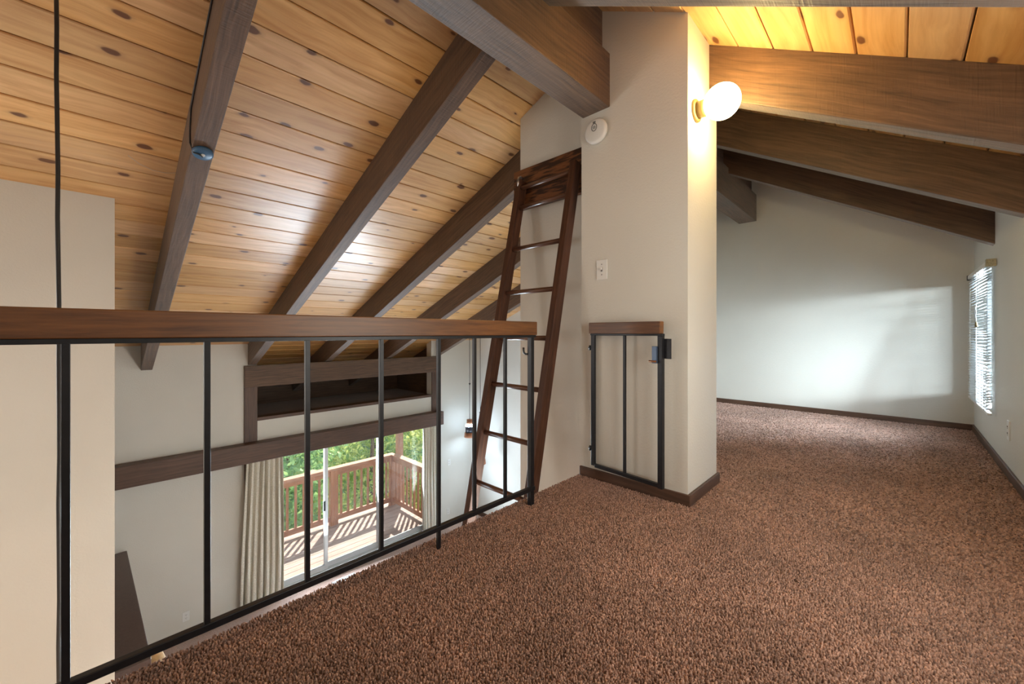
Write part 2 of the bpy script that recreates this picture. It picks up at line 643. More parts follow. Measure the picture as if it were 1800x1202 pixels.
# right wall with the window opening
WY0, WY1, WZ0, WZ1 = 4.40, 5.22, 0.30, 1.32
mb = MB()
mb.box(XW, XW + 0.15, YB, WY0, ZL, zr(XW) + 0.02)
mb.box(XW, XW + 0.15, WY1, YE + 0.15, ZL, zr(XW) + 0.02)
mb.box(XW, XW + 0.15, WY0, WY1, ZL, WZ0)
mb.box(XW, XW + 0.15, WY0, WY1, WZ1, zr(XW) + 0.02)
struct(mb, 'wall_right', M['wall'])
# wall with the sliding door and the recess over it
DY0, DY1, DZ1 = 1.46, 4.44, -0.74
AY0, AY1, AZ = 1.515, 4.325, -0.345
mb = MB()
mb.box(XD - 0.15, XD, YB, DY0, ZL, DZ1)
mb.box(XD - 0.15, XD, DY1, YE + 0.15, ZL, DZ1)
mb.box(XD - 0.15, XD, YB, AY0, DZ1, zl(XD) + 0.01)
mb.box(XD - 0.15, XD, AY1, YE + 0.15, DZ1, zl(XD) + 0.01)
mb.box(XD - 0.15, XD, AY0, AY1, DZ1, AZ)
struct(mb, 'wall_door_side', M['wall'])
# recess box: floor, ends, back
mb = MB()
mb.box(-7.70, XD - 0.15, 1.30, 4.56, AZ - 0.08, AZ)
mb.box(-7.80, -7.70, 1.30, 4.56, AZ - 0.08, 0.25)
mb.box(-7.70, XD - 0.15, 4.46, 4.56, AZ, 0.72)
mb.box(-7.70, XD - 0.15, 1.30, 1.40, AZ, 0.72)
struct(mb, 'trim_recess_lining', M['beam'])


# ---- board ceilings: every board is a slim box with a dark gap to its neighbour
def board_ceiling(name, left):
    n = 47 if left else 13
    W = 0.184 if left else 0.182
    m = ML if left else -MR
    cs = 1 / math.sqrt(1 + m * m)
    d = Vector((-cs, 0, -m * cs)) if left else Vector((cs, 0, m * cs))   # downhill
    nrm = Vector((-m * cs, 0, cs))
    x_first = -2.238 if left else -0.613
    step = W * cs
    k0 = int(math.floor(((x_first - XRIDGE) if left else (XRIDGE - x_first)) / step * (-1)))
    V, F, G, P = [], [], [], []
    ylo, yhi = YB - 0.3, YE + 1.3  # overhang past the end wall lengthened to keep sun off the curtain
    k = 0
    bounds = []
    xx = x_first
    if left:
        while xx + step < XRIDGE:
            xx += step
        bounds = [XRIDGE] + [xx - i * step for i in range(0, 45) if xx - i * step > -7.78]
    else:
        while xx - step > XRIDGE:
            xx -= step
        bounds = [XRIDGE] + [xx + i * step for i in range(0, 14) if xx + i * step < XW + 0.55]
    zf = zl if left else zr
    gap = 0.0035
    for i in range(len(bounds) - 1):
        xa, xb = bounds[i], bounds[i + 1]
        pa = Vector((xa, 0, zf(xa))) + d * gap
        pb = Vector((xb, 0, zf(xb))) - d * gap
        wid = (pb - pa).length
        off = random.uniform(0, 40)
        b = len(V)
        ch = 0.004
        prof = [pa + nrm * 0.02, pa + nrm * ch, pa + d * ch, pb - d * ch, pb + nrm * ch, pb + nrm * 0.02]
        gy = [0, 0, ch, wid - ch, wid, wid]
        for y in (ylo, yhi):
            for q, g_ in zip(prof, gy):
                V.append((q.x, y, q.z))
                G.append((y + off, g_ + i * 0.37 + off, i * 3.1))
                P.append(i + (0.5 if left else 100.5))
        for j in range(5):
            f = (b + j, b + j + 1, b + 6 + j + 1, b + 6 + j)
            F.append(f if left else f[::-1])
    # roof deck above the boards
    b = len(V)
    x_end = bounds[-1]
    for x, h in ((XRIDGE, 0.016), (x_end, 0.016), (x_end, 0.12), (XRIDGE, 0.12)):
        for y in (ylo, yhi):
            q = Vector((x, y, zf(x))) + nrm * h
            V.append(tuple(q))
            G.append((0, 0, 0))
            P.append(0)
    for f in ((0, 1, 3, 2), (2, 3, 5, 4), (4, 5, 7, 6), (6, 7, 1, 0), (0, 2, 4, 6), (1, 7, 5, 3)):
        F.append(tuple(b + q for q in f))
    me = bpy.data.meshes.new(name)
    me.from_pydata(V, [], F)
    a = me.attributes.new('gc', 'FLOAT_VECTOR', 'POINT')
    a.data.foreach_set('vector', np.array(G, dtype=np.float32).ravel())
    a = me.attributes.new('pid', 'FLOAT', 'POINT')
    a.data.foreach_set('value', np.array(P, dtype=np.float32))
    me.materials.append(M['pine'])
    me.materials.append(M['beam'])
    for p in me.polygons[-6:]:
        p.material_index = 1
    o = bpy.data.objects.new(name, me)
    COL.objects.link(o)
    o['kind'] = 'structure'
    return o


board_ceiling('ceiling', True)
board_ceiling('ceiling_right', False)

# baseboards
BT, BH = 0.014, 0.047
struct(MB().box(-1.90, XW, YE - BT, YE, -0.01, BH, 0), 'baseboard_end', M['trimwood'], 0.002)
struct(MB().box(XW - BT, XW, YB, YE - BT, -0.01, BH, 1), 'baseboard_right', M['trimwood'], 0.002)
struct(MB().box(-1.387, -0.754 + BT, 2.037 - BT, 2.037, -0.01, BH, 0), 'baseboard_chase_front', M['trimwood'], 0.002)
struct(MB().box(-0.754, -0.754 + BT, 2.037, 2.47 + BT, -0.01, BH, 1), 'baseboard_chase_side', M['trimwood'], 0.002)
struct(MB().box(XD, -2.02, YE - BT, YE, ZL, ZL + 0.09, 0), 'baseboard_lower_end', M['trimwood'], 0.002)

# ------------------------------------------------------------------ beams and rafters
o = MB().box(-1.372, -1.189, YB, YE, 2.137, 2.442, 1).build('ridge_beam', M['beam'], None, 0.004)
tag(o, 'heavy dark brown beam running under the ridge into the cream chase', 'beam')
o = MB().box(-1.315, -1.238, YB, YE, 2.442, 2.715, 1).build('ridge_board', M['beam'], None, 0.003)
tag(o, 'shadowed dark board set on top of the heavy ridge beam', 'beam')


def rafter(y0, th, left, x_low, drop, label):
    x_top = -1.316 if left else -1.237
    m = ML if left else MR
    cs = 1 / math.sqrt(1 + m * m)
    d = Vector((-cs, 0, -m * cs)) if left else Vector((cs, 0, -m * cs))
    nrm = Vector((-m * cs, 0, cs)) if left else Vector((m * cs, 0, cs))
    top = Vector((XRIDGE, y0 + th / 2, ZRIDGE))
    depth = drop * cs
    L = abs(x_low - XRIDGE) / cs
    c = top + d * (L / 2) - nrm * (depth / 2 - 0.002)
    o = MB().obox(c, d * (L / 2), Vector((0, th / 2, 0)), nrm * depth / 2).build('rafter', M['beam'], None, 0.005)
    # plumb cut ends at the ridge and at the wall
    for v in o.data.vertices:
        t = (Vector(v.co) - top).dot(d)
        x = x_top if t < L / 2 else x_low
        lift = (v.co.x - x)
        v.co.z -= lift * d.z / d.x
        v.co.x = x
    tag(o, label, 'rafter', 'rafters under the left slope' if left else 'rafters under the right slope')
    return o


LR = [(-0.65, XD, 'brown rafter over the left wall, out of sight behind the nearest corner'),
      (0.36, XD, 'leftmost brown rafter, carrying a round blue cover on its underside'),
      (1.41, XD, 'brown rafter of the left slope, next right of the blue-covered one'),
      (2.41, -7.70, 'middle brown rafter of the left slope, meeting the ladder wall edge'),
      (3.42, -7.70, 'brown rafter of the left slope passing behind the upper rungs of the ladder'),
      (4.43, XD, 'farthest brown rafter of the left slope, close to the end wall')]
for y, xl, lab in LR[1:]:
    rafter(y, 0.10, True, xl, DROP, lab)
RR = [(1.395, 'nearest brown rafter of the right slope, crossing the top edge of the view'),
      (2.347, 'brown rafter of the right slope directly behind the lit globe lamp'),
      (3.30, 'brown rafter of the right slope below and behind the lamp-lit one'),
      (4.25, 'farthest brown rafter of the right slope, beside the white far wall')]
for i, (y, lab) in enumerate(RR):
    rafter(y, 0.097, False, XW + 0.02, 0.294, lab)

# timbers of the door wall
o = MB().box(XD + 0.0, XD + 0.16, 0.02, 4.49, -0.860, -0.615, 1).build('door_header_beam', M['trimwood'], None, 0.004)
tag(o, 'long brown horizontal beam above the curtains and sliding door', 'beam')
o = MB().box(XD + 0.001, XD + 0.04, 1.365, 4.477, 0.115, 0.406, 1).build('recess_beam', M['beam'], None, 0.005)
tag(o, 'rough brown crossbeam that carries the rafters above the dark recess', 'beam')
o = MB().box(XD + 0.001, XD + 0.025, 1.365, 1.515, -0.615, 0.115, 2).build('recess_post', M['trimwood'], None, 0.003)
tag(o, 'short brown post at the left end of the dark recess', 'post', 'posts of the recess over the door')
o = MB().box(XD + 0.001, XD + 0.025, 4.325, 4.477, -0.615, 0.115, 2).build('recess_post', M['trimwood'], None, 0.003)
tag(o, 'short brown post at the right end of the dark recess', 'post', 'posts of the recess over the door')
o = MB().box(XD - 0.149, XD + 0.02, 1.517, 4.323, AZ, AZ + 0.045, 1).build('trim_1', M['trimwood'], None, 0.003, 2, 'structure')
o = MB().box(XD - 0.15, XD + 0.016, 1.37, 1.46, ZL, -0.74, 2).build('trim_2', M['trimwood'], None, 0.002, 2, 'structure')

# ------------------------------------------------------------------ loft railing
rail = thing('loft_railing', (-1.31, 0.75, 0), 'loft railing with brown wooden top rail and thin black steel bars', 'railing')
XRL = -1.31
MB().box(XRL - 0.036, XRL + 0.006, -1.6, 1.535, 0.836, 0.903, 1).build('top_rail', M['rail'], rail, 0.003)
MB().box(XRL - 0.032, XRL + 0.002, -1.6, 1.530, 0.824, 0.836, 1).build('top_bar', M['steel'], rail, 0.001)
MB().box(XRL - 0.013, XRL + 0.007, -1.6, 1.520, 0.066, 0.086, 1).build('bottom_bar', M['steel'], rail, 0.002)
for y, dn in ((-0.045, 0.0), (0.204, 0.08), (0.453, 0.08), (0.698, 0.08), (0.943, -0.012), (1.129, 0.08), (1.316, 0.08), (-0.29, 0.08), (-0.54, 0.08), (-0.79, 0.08)):
    s_ = 0.0068
    MB().box(XRL - 0.003 - s_, XRL - 0.003 + s_, y - s_, y + s_, dn, 0.826, 2).build('baluster', M['steel'], rail, 0.001)
MB().box(XRL - 0.020, XRL + 0.004, 1.489, 1.514, -0.012, 0.826, 2).build('end_post', M['steel'], rail, 0.002)
# catch for the gate bolt on the end post
hk = MB().tube([(XRL - 0.018, 1.492, 0.742), (XRL - 0.024, 1.482, 0.742), (XRL - 0.03, 1.476, 0.748), (XRL - 0.032, 1.474, 0.762), (XRL - 0.032, 1.474, 0.775)], 0.005, 8)
hk.build('bolt_catch', M['steel'], rail)

# ------------------------------------------------------------------ gate folded back against the chase
gate = thing('loft_gate', (-1.30, 2.0, 0.078), 'small black steel gate with brown top, folded open against the cream chase', 'gate')
gy = lambda x: 2.012 - (x + 1.295) * 0.105
gdir = Vector((1, -0.105, 0)).normalized()
gn = Vector((0.105, 1, 0)).normalized()


def gbox(x0, x1, z0, z1, th, name, mat, par=None, bev=0.0015, shift=0.0, along=0):
    c = Vector(((x0 + x1) / 2, gy((x0 + x1) / 2) + shift, (z0 + z1) / 2))
    u, v_, w_ = gdir * (x1 - x0) / 2, gn * th / 2, Vector((0, 0, (z1 - z0) / 2))
    b = MB()
    b.obox(c, u, v_, w_) if along == 0 else b.obox(c, w_, u, v_)
    return b.build(name, mat, par or gate, bev)


gbox(-1.295, -0.850, 0.843, 0.905, 0.040, 'top_rail', M['rail'], bev=0.003, shift=-0.008)
gbox(-1.293, -0.846, 0.832, 0.843, 0.030, 'top_bar', M['steel'])
gbox(-1.293, -1.268, 0.078, 0.832, 0.016, 'stile', M['steel'], along=2)
gbox(-0.872, -0.846, 0.068, 0.832, 0.024, 'stile', M['steel'], along=2)
gbox(-1.268, -0.872, 0.070, 0.090, 0.018, 'bottom_bar', M['steel'])
gbox(-1.077, -1.063, 0.090, 0.832, 0.014, 'baluster', M['steel'], along=2)
pl = gbox(-0.845, -0.810, 0.718, 0.818, 0.006, 'latch_plate', M['steel'], shift=0.012)
lt = gbox(-0.897, -0.872, 0.694, 0.780, 0.018, 'latch', M['latch'], shift=-0.016)
c0 = Vector((-0.885, gy(-0.885) - 0.028, 0.704))
MB().tube([c0 + gdir * 0.012, c0 - gdir * 0.026], 0.0055, 8).build('bolt', M['brass'], lt)
for z in (0.76, 0.175):
    h_ = MB()
    h_.tube([(-1.300, 2.004, z - 0.014), (-1.300, 2.004, z + 0.014)], 0.006, 8)
    h_.tube([(-1.294, 2.004, z), (-1.309, 2.004, z)], 0.0045, 8)
    h_.build('hinge_pin', M['steel'], gate)

# ------------------------------------------------------------------ ladder and its wall cleat
cl = thing('ladder_cleat', (-1.745, 2.168, 1.735), 'dark plywood board fixed high on the wall behind the ladder top', 'board')
MB().box(-2.055, -1.432, 2.150, 2.185, 1.742, 2.032, 0).build('board', M['ply'], cl, 0.003)
ld = thing('wooden_ladder', (-1.71, 1.10, ZL), 'tall dark brown wooden ladder leaning on the cleat board, foot on the lower floor', 'ladder')
TL = 0.218
ly = lambda z: 2.074 - TL * (1.74 - z)
ldir = Vector((0, TL, 1)).normalized()
lnrm = Vector((0, 1, -TL)).normalized()
z0, z1 = ZL + 0.01, 1.925
for xs in (-1.939, -1.476):
    c = Vector((xs, (ly(z0) + ly(z1)) / 2, (z0 + z1) / 2))
    L = (z1 - z0) / ldir.z
    MB().obox(c, ldir * (L / 2), Vector((0.0225, 0, 0)), lnrm * 0.036).build('stringer', M['ladder'], ld, 0.004)
zs = [1.868, 1.722, 1.42, 1.115, 0.815, 0.512, 0.208, -0.095, -0.40, -0.705, -1.01, -1.315, -1.62, -1.925, -2.23, -2.535]
for z in zs:
    y = ly(z) - (0.012 if z > 1.8 else 0)
    MB().tube([(-1.93, y, z), (-1.486, y, z)], 0.0155, 12).build('rung', M['rung'], ld)
for xs in (-1.939,):
    yb = ly(1.925)
    b = MB().tube([(xs, yb - 0.038, 1.86), (xs, yb - 0.040, 1.925), (xs, yb - 0.032, 1.945), (xs, yb - 0.015, 1.953), (xs, yb + 0.012, 1.945)], 0.0085, 8)
    b.build('hook', M['chrome'], ld)

# ------------------------------------------------------------------ globe wall lamp
LP = Vector((-0.754, 2.140, 1.985))
lampo = thing('globe_wall_lamp', LP, 'lit white globe bulb in a tan holder on the narrow side of the chase', 'lamp')
MB().lathe(LP, (1, 0, 0), [(0.0, 0.0), (0.0, 0.056), (0.006, 0.058), (0.012, 0.055), (0.014, 0.042), (0.016, 0.0)]).build('wall_plate', M['bronze'], lampo)
MB().lathe(LP, (1, 0, 0), [(0.012, 0.0), (0.012, 0.042), (0.058, 0.040), (0.060, 0.0)]).build('lampholder', M['bronze'], lampo)
gr_, gc_ = 0.083, 0.126
prof = [(gc_ - gr_ * math.cos(t), gr_ * math.sin(t)) for t in np.linspace(0, math.pi, 25)]
MB().lathe(LP, (1, 0, 0), prof, 40).build('globe', M['globe'], lampo)

# ------------------------------------------------------------------ smoke detector
SD = Vector((-1.267, 2.037, 2.016))
sd = thing('smoke_detector', SD, 'round white smoke detector high on the chase below the ridge beam', 'smoke detector')
MB().lathe(SD, (0, -1, 0), [(0, 0), (0, 0.062), (0.008, 0.066), (0.012, 0.072), (0.026, 0.072), (0.033, 0.066), (0.036, 0.056), (0.037, 0.0)], 48).build('body', M['white'], sd)
b = MB()
rc = SD + Vector((-0.002, -0.0375, 0.018))
pts = [rc + Vector((0.017 * math.cos(t), 0, 0.021 * math.sin(t))) for t in np.linspace(0, 2 * math.pi, 29)]
b.tube(pts, 0.0022, 6, False)
b.build('button_ring', M['grey'], sd)
b = MB()
b.box(rc.x - 0.009, rc.x + 0.009, rc.y - 0.0006, rc.y + 0.001, rc.z + 0.024, rc.z + 0.034)
for k in range(3):
    zz = rc.z - 0.007 + k * 0.006
    ww = (0.008, 0.010, 0.006)[k]
    b.box(rc.x - ww, rc.x + ww, rc.y - 0.0006, rc.y + 0.001, zz, zz + 0.0028)
b.build('printed_mark', M['grey'], sd)


# ------------------------------------------------------------------ switches and outlets
def plate(kind, base, nrm, label, name, group=None, wide=0.070, tall=0.115):
    """wall plate on a wall; base is its centre, nrm the wall normal"""
    t = thing(name, base, label, name.replace('_', ' '), group)
    n = Vector(nrm)
    u = n.cross(Vector((0, 0, 1))).normalized()
    z = Vector((0, 0, 1))
    B = Vector(base)
    MB().obox(B + n * 0.003, u * wide / 2, z * tall / 2, n * 0.003).build('plate', M['white'], t, 0.002)
    if kind == 'switch':
        MB().obox(B + n * 0.007, u * 0.005, z * 0.012, n * 0.002).build('toggle_slot', M['grey'], t)
        MB().obox(B + n * 0.012 + z * 0.004, u * 0.0042, (z * 0.006 + n * 0.002), (n * 0.007 - z * 0.002)).build('toggle', M['white'], t, 0.001)
        for s in (-1, 1):
            MB().lathe(B + n * 0.005 + z * s * 0.030, n, [(0, 0.003), (0.002, 0.003), (0.0025, 0)], 10).build('screw', M['grey'], t)
    else:
        for s in (-1, 1):
            f = MB().obox(B + n * 0.006 + z * s * 0.0195, u * 0.016, z * 0.014, n * 0.0015).build('socket', M['white'], t, 0.003)
            b_ = MB()
            for k in (-1, 1):
                b_.obox(B + n * 0.008 + z * (s * 0.0195 + 0.003) + u * k * 0.006, u * 0.0011, z * 0.0045, n * 0.0006)
            b_.obox(B + n * 0.008 + z * (s * 0.0195 - 0.008), u * 0.0022, z * 0.0022, n * 0.0006)
            b_.build('slots', M['slot'], f)
    return t


plate('switch', (-1.238, 2.037, 1.213), (0, -1, 0), 'white toggle light switch on the chase above the folded gate', 'light_switch')
plate('outlet', (XW, 3.76, 0.268), (-1, 0, 0), 'white electrical outlet low on the right wall beside the window', 'wall_outlet')
plate('outlet', (XD, 0.765, -2.605), (1, 0, 0), 'white electrical outlet on the lower wall left of the curtains', 'wall_outlet')
plate('outlet', (XD, 4.73, -1.655), (1, 0, 0), 'white wall plate above another, right of the right-hand curtain', 'wall_outlet')
plate('outlet', (XD, 4.71, -2.590), (1, 0, 0), 'white electrical outlet near the lower floor right of the right-hand curtain', 'wall_outlet')

# ------------------------------------------------------------------ loft window and blind
win = empty('window_1', (XW + 0.07, (WY0 + WY1) / 2, WZ0))
win['kind'] = 'structure'
b = MB()
fx0, fx1, ft = XW + 0.06, XW + 0.11, 0.04
b.box(fx0, fx1, WY0, WY0 + ft, WZ0, WZ1)
b.box(fx0, fx1, WY1 - ft, WY1, WZ0, WZ1)
b.box(fx0, fx1, WY0, WY1, WZ0, WZ0 + ft)
b.box(fx0, fx1, WY0, WY1, WZ1 - ft, WZ1)
b.box(fx0 + 0.005, fx1, (WY0 + WY1) / 2 - 0.02, (WY0 + WY1) / 2 + 0.02, WZ0, WZ1)
b.build('window_frame', M['alu'], win, 0.002)
MB().box(XW + 0.083, XW + 0.088, WY0 + ft, WY1 - ft, WZ0 + ft, WZ1 - ft).build('pane', M['glass'], win)
MB().box(XW - 0.012, XW + 0.06, WY0, WY1, WZ0 - 0.0, WZ0 + 0.014).build('sill', M['white'], win, 0.002)

BX, BY0, BY1 = 0.440, 4.19, 5.25
bl = thing('window_blind', (BX, (BY0 + BY1) / 2, 1.33), 'white slatted blind hanging over the small loft window', 'blind')
MB().box(BX - 0.014, BX + 0.014, BY0 + 0.02, BY1 - 0.01, 1.305, 1.335, 1).build('headrail', M['white'], bl, 0.002)
b = MB()
b.box(BX - 0.019, BX + 0.028, BY0 - 0.012, BY0 + 0.025, 1.296, 1.345)
b.build('end_bracket', M['bracket'], bl, 0.002)
b = MB()
b.box(BX - 0.018, BX + 0.028, BY1 - 0.015, BY1 + 0.004, 1.298, 1.340)
b.build('end_bracket', M['cord'], bl, 0.002)
b = MB()
ns = 46
for i in range(ns):
    z = 1.288 - i * 0.0214
    sag = 0.0035 * math.sin(i * 0.9)
    for j in range(8):
        ya, yb = BY0 + 0.01 + j * (BY1 - BY0 - 0.03) / 8, BY0 + 0.01 + (j + 1) * (BY1 - BY0 - 0.03) / 8
        da, db = 0.003 * math.sin(ya * 5 + i) + sag, 0.003 * math.sin(yb * 5 + i) + sag
        top = []
        v = []
        for yy, dz in ((ya, da), (yb, db)):
            for q in (-1, -0.33, 0.33, 1):
                v.append((BX + q * 0.0125, yy, z + dz + q * 0.0052 + (1 - q * q) * 0.0016))
        fs = [(k, k + 1, 4 + k + 1, 4 + k) for k in range(3)]
        b.add(v, fs, None, True)
so = b.build('slats', M['blind'], bl)
sm_ = so.modifiers.new('thick', 'SOLIDIFY')
sm_.thickness = 0.0008
MB().box(BX - 0.011, BX + 0.011, BY0 + 0.005, BY1 - 0.02, 0.288, 0.304, 1).build('bottom_rail', M['white'], bl, 0.002)
for yy in (BY0 + 0.14, (BY0 + BY1) / 2, BY1 - 0.16):
    MB().tube([(BX - 0.013, yy, 1.31), (BX - 0.013, yy, 0.30)], 0.0011, 5).build('ladder_cord', M['white'], bl)
pc = MB().tube([(BX - 0.022, BY0 + 0.30, 1.30), (BX - 0.026, BY0 + 0.36, 1.10), (BX - 0.03, BY0 + 0.42, 1.00), (BX - 0.03, BY0 + 0.34, 0.93)], 0.0013, 5).build('pull_cord', M['cord'], bl)
MB().lathe((BX - 0.03, BY0 + 0.34, 0.93), (0, -0.35, -1), [(0, 0.002), (0.012, 0.007), (0.04, 0.009), (0.045, 0.0)], 10).build('tassel', M['bronze'], pc)

# ------------------------------------------------------------------ sliding door
dr = empty('door_1', (XD - 0.09, 2.95, ZL))
dr['kind'] = 'structure'
b = MB()
b.box(XD - 0.14, XD - 0.02, DY0, DY0 + 0.05, ZL, DZ1)
b.box(XD - 0.14, XD - 0.02, DY1 - 0.05, DY1, ZL, DZ1)
b.box(XD - 0.14, XD - 0.02, DY0, DY1, DZ1 - 0.05, DZ1)
b.box(XD - 0.14, XD - 0.02, DY0, DY1, ZL, ZL + 0.03)
b.build('door_frame', M['alu'], dr, 0.002)


def door_panel(y0, y1, x, handle=False):
    t = 0.05
    b = MB()
    b.box(x - 0.018, x + 0.018, y0, y0 + t, ZL + 0.03, DZ1 - 0.05)
    b.box(x - 0.018, x + 0.018, y1 - t, y1, ZL + 0.03, DZ1 - 0.05)
    b.box(x - 0.018, x + 0.018, y0 + t, y1 - t, DZ1 - 0.10, DZ1 - 0.05)
    b.box(x - 0.018, x + 0.018, y0 + t, y1 - t, ZL + 0.03, ZL + 0.10)
    p = b.build('door_panel', M['alu'], dr, 0.002)
    MB().box(x - 0.004, x + 0.004, y0 + t, y1 - t, ZL + 0.10, DZ1 - 0.10).build('pane', M['glass'], p)
    if handle:
        MB().box(x + 0.018, x + 0.045, y1 - 0.075, y1 - 0.045, ZL + 0.93, ZL + 1.08).build('door_handle', M['cord'], p, 0.003)


door_panel(DY0 + 0.05, 2.47, XD - 0.06, True)
door_panel(2.43, 3.345, XD - 0.10)
door_panel(3.295, DY1 - 0.05, XD - 0.06)


# ------------------------------------------------------------------ curtains
def curtain(y_top, y_bot, label, phase, nf):
    z1_, z0_ = -0.80, ZL + 0.02
    NU, NV = nf * 14, 26
    x0 = XD + 0.085
    V, F = [], []
    for j in range(NV + 1):
        t = j / NV                               # 0 at the top
        a, c = [y_top[i] + (y_bot[i] - y_top[i]) * (t ** 0.7) for i in (0, 1)]
        for i in range(NU + 1):
            u = i / NU
            ph = 2 * math.pi * nf * u + phase
            amp = 0.030 + 0.014 * math.sin(nf * u * 2.1 + phase) + 0.012 * t
            sharp = math.sin(ph) + 0.30 * math.sin(2 * ph + 0.6 + t)
            if t < 0.06:
                sharp *= 0.45 + 0.55 * t / 0.06
            y = a + (c - a) * (u + 0.012 * math.sin(ph * 2 + 5 * t))
            x = x0 + amp * sharp + 0.01 * math.sin(6 * t + u * 4)
            V.append((x, y, z1_ + (z0_ - z1_) * t))
    for j in range(NV):
        for i in range(NU):
            q = j * (NU + 1) + i
            F.append((q, q + 1, q + NU + 2, q + NU + 1))
    b = MB().add(V, F, None, True)
    o = b.build('curtain', M['fabric'])
    s = o.modifiers.new('cloth', 'SOLIDIFY')
    s.thickness = 0.003
    tag(o, label, 'curtain', 'curtains at the sliding door')
    return o


curtain((1.37, 1.80), (1.30, 1.82), 'pleated oatmeal curtain drawn to the left of the sliding door', 0.3, 7)
curtain((4.07, 4.45), (4.09, 4.45), 'pleated oatmeal curtain drawn to the right of the sliding door', 1.4, 6)


# ------------------------------------------------------------------ pendants
def pendant(x, y, z, label, off):
    t = thing('pendant_lamp', (x, y, z), label, 'lamp', 'copper pendants near the end wall')
    MB().lathe((x, y, z), (0, 0, 1), [(0.335, 0.0), (0.335, 0.056), (0.24, 0.056), (0.235, 0.051)], 28).build('top_cap', M['copper'], t)
    MB().lathe((x, y, z), (0, 0, 1), [(0.236, 0.0), (0.236, 0.075), (0.205, 0.079), (0.205, 0.0)], 28).build('light_ring', M['pendlight'], t)
    MB().lathe((x, y, z), (0, 0, 1), [(0.207, 0.0), (0.207, 0.080), (0.09, 0.080), (0.088, 0.0)], 28).build('band', M['pendband'], t)
    MB().lathe((x, y, z), (0, 0, 1), [(0.09, 0.072), (0.085, 0.096), (0.012, 0.104), (0.0, 0.104), (0.0, 0.096), (0.08, 0.086)], 28).build('lower_shade', M['copper'], t)
    MB().lathe((x, y, z), (0, 0, 1), [(0.03, 0.0), (0.03, 0.080), (0.025, 0.0)], 24).build('bulb', M['pendlight'], t)
    MB().tube([(x, y, z + 0.33), (x, y, zl(x) - 0.004)], 0.0045, 6).build('cord', M['cord'], t)
    MB().lathe((x, y, z + off), (0, 0, 1), [(0, 0.003), (0.045, 0.02), (0.05, 0.0)], 10).build('cord_stop', M['cord'], t)


pendant(-5.90, 4.955, -1.145, 'copper and black pendant lamp hanging left of the ladder by the end wall', 0.98)
pendant(-5.535, 4.90, -1.56, 'pendant lamp mostly hidden behind the ladder, its cord right of the other pendant', 0.90)

# ------------------------------------------------------------------ blue cover with cable on the leftmost rafter
cs = 1 / math.sqrt(1 + ML * ML)
un = Vector((ML * cs, 0, -cs))
jc = Vector((-2.760, 0.410, zl(-2.760) - DROP + 0.001))
jb = thing('junction_cover', jc, 'round blue cover with a black cable under the leftmost rafter', 'electrical cover')
MB().lathe(jc, un, [(0, 0), (0, 0.046), (0.006, 0.049), (0.016, 0.047), (0.021, 0.038), (0.022, 0)], 36).build('cover', M['blue'], jb)
up = Vector((cs, 0, ML * cs))
p0 = jc + un * 0.026
pts = [p0 + up * -0.012, p0 + up * 0.004 + Vector((0, -0.018, 0)), p0 + Vector((0.0, -0.040, 0.004)),
       jc + Vector((0.005, -0.056, 0.03)), jc + Vector((0.02, -0.058, 0.09)), jc + Vector((0.05, -0.057, 0.20)), jc + up * 0.16 + Vector((0, -0.056, 0.20)),
       jc + up * 0.45 + Vector((0, -0.056, 0.215)), jc + up * 1.2 + Vector((0, -0.056, 0.23))]
MB().tube(pts, 0.0042, 8).build('cable', M['cord'], jb)
MB().lathe(jc + un * 0.021, un, [(0, 0.010), (0.004, 0.010), (0.006, 0.0)], 14).build('strain_relief', M['white'], jb)

# hanging cord on the left
pts = []
for i in range(26):
    z = zl(-2.42) - 0.01 - i * 0.19
    pts.append((-2.42 + 0.002 * math.sin(i * 1.3), -0.109 + 0.008 * min(1.0, i / 8) + 0.0012 * math.sin(i * 2.1), z))
o = MB().tube(pts, 0.0068, 8).build('hanging_cord', M['cord'])
tag(o, 'long black cord hanging from the pine ceiling in front of the left wall', 'cord')

# cobweb threads on the boards and rafters
def thread(pts, label):
    o = MB().tube(pts, 0.0014, 4).build('cobweb_thread', M['web'])
    tag(o, label, 'cobweb')


thread([(-3.287, 0.134, 1.897), (-3.336, 0.186, 1.877), (-3.365, 0.248, 1.865), (-3.367, 0.307, 1.865), (-3.345, 0.358, 1.873)], 'pale cobweb thread on the pine boards left of the blue-covered rafter')


# ------------------------------------------------------------------ hearth below the left wall
he = thing('hearth_ledge', (-5.2, 0.0, ZL), 'brown ledge on a stone base against the lower wall at the left', 'ledge')
ya, yb = 0.246, 0.292
v = [(XD + 0.005, -1.0, -1.66), (-4.05, -1.0, -1.66), (-4.05, yb, -1.66), (XD + 0.005, ya, -1.66)]
v += [(x, y, -1.60) for x, y, _ in v]
MB().add(v, [(3, 2, 1, 0), (4, 5, 6, 7), (0, 1, 5, 4), (1, 2, 6, 5), (2, 3, 7, 6), (3, 0, 4, 7)]).build('slab', M['slab'], he, 0.006)
b = MB()
b.box(XD + 0.02, -4.10, -0.95, ya - 0.06, ZL, -1.66)
b.build('base', M['beam'], he)


def rock(cx, cy_, cz, sx, sy, sz, seed):
    bm = bmesh.new()
    bmesh.ops.create_icosphere(bm, subdivisions=3, radius=1)
    rs = np.random.default_rng(seed)
    ph = rs.uniform(0, 6.28, 9)
    V = []
    for vv in bm.verts:
        c = vv.co
        k = 1 / max(abs(c.x), abs(c.y), abs(c.z)) ** 0.75
        n = 1 + 0.05 * math.sin(3 * c.x + ph[0]) + 0.05 * math.sin(4 * c.y + ph[1]) + 0.05 * math.sin(5 * c.z + ph[2])
        V.append((cx + c.x * k * sx * n, cy_ + c.y * k * sy * n, cz + c.z * k * sz * n))
    F = [tuple(x.index for x in f.verts) for f in bm.faces]
    bm.free()
    return V, F


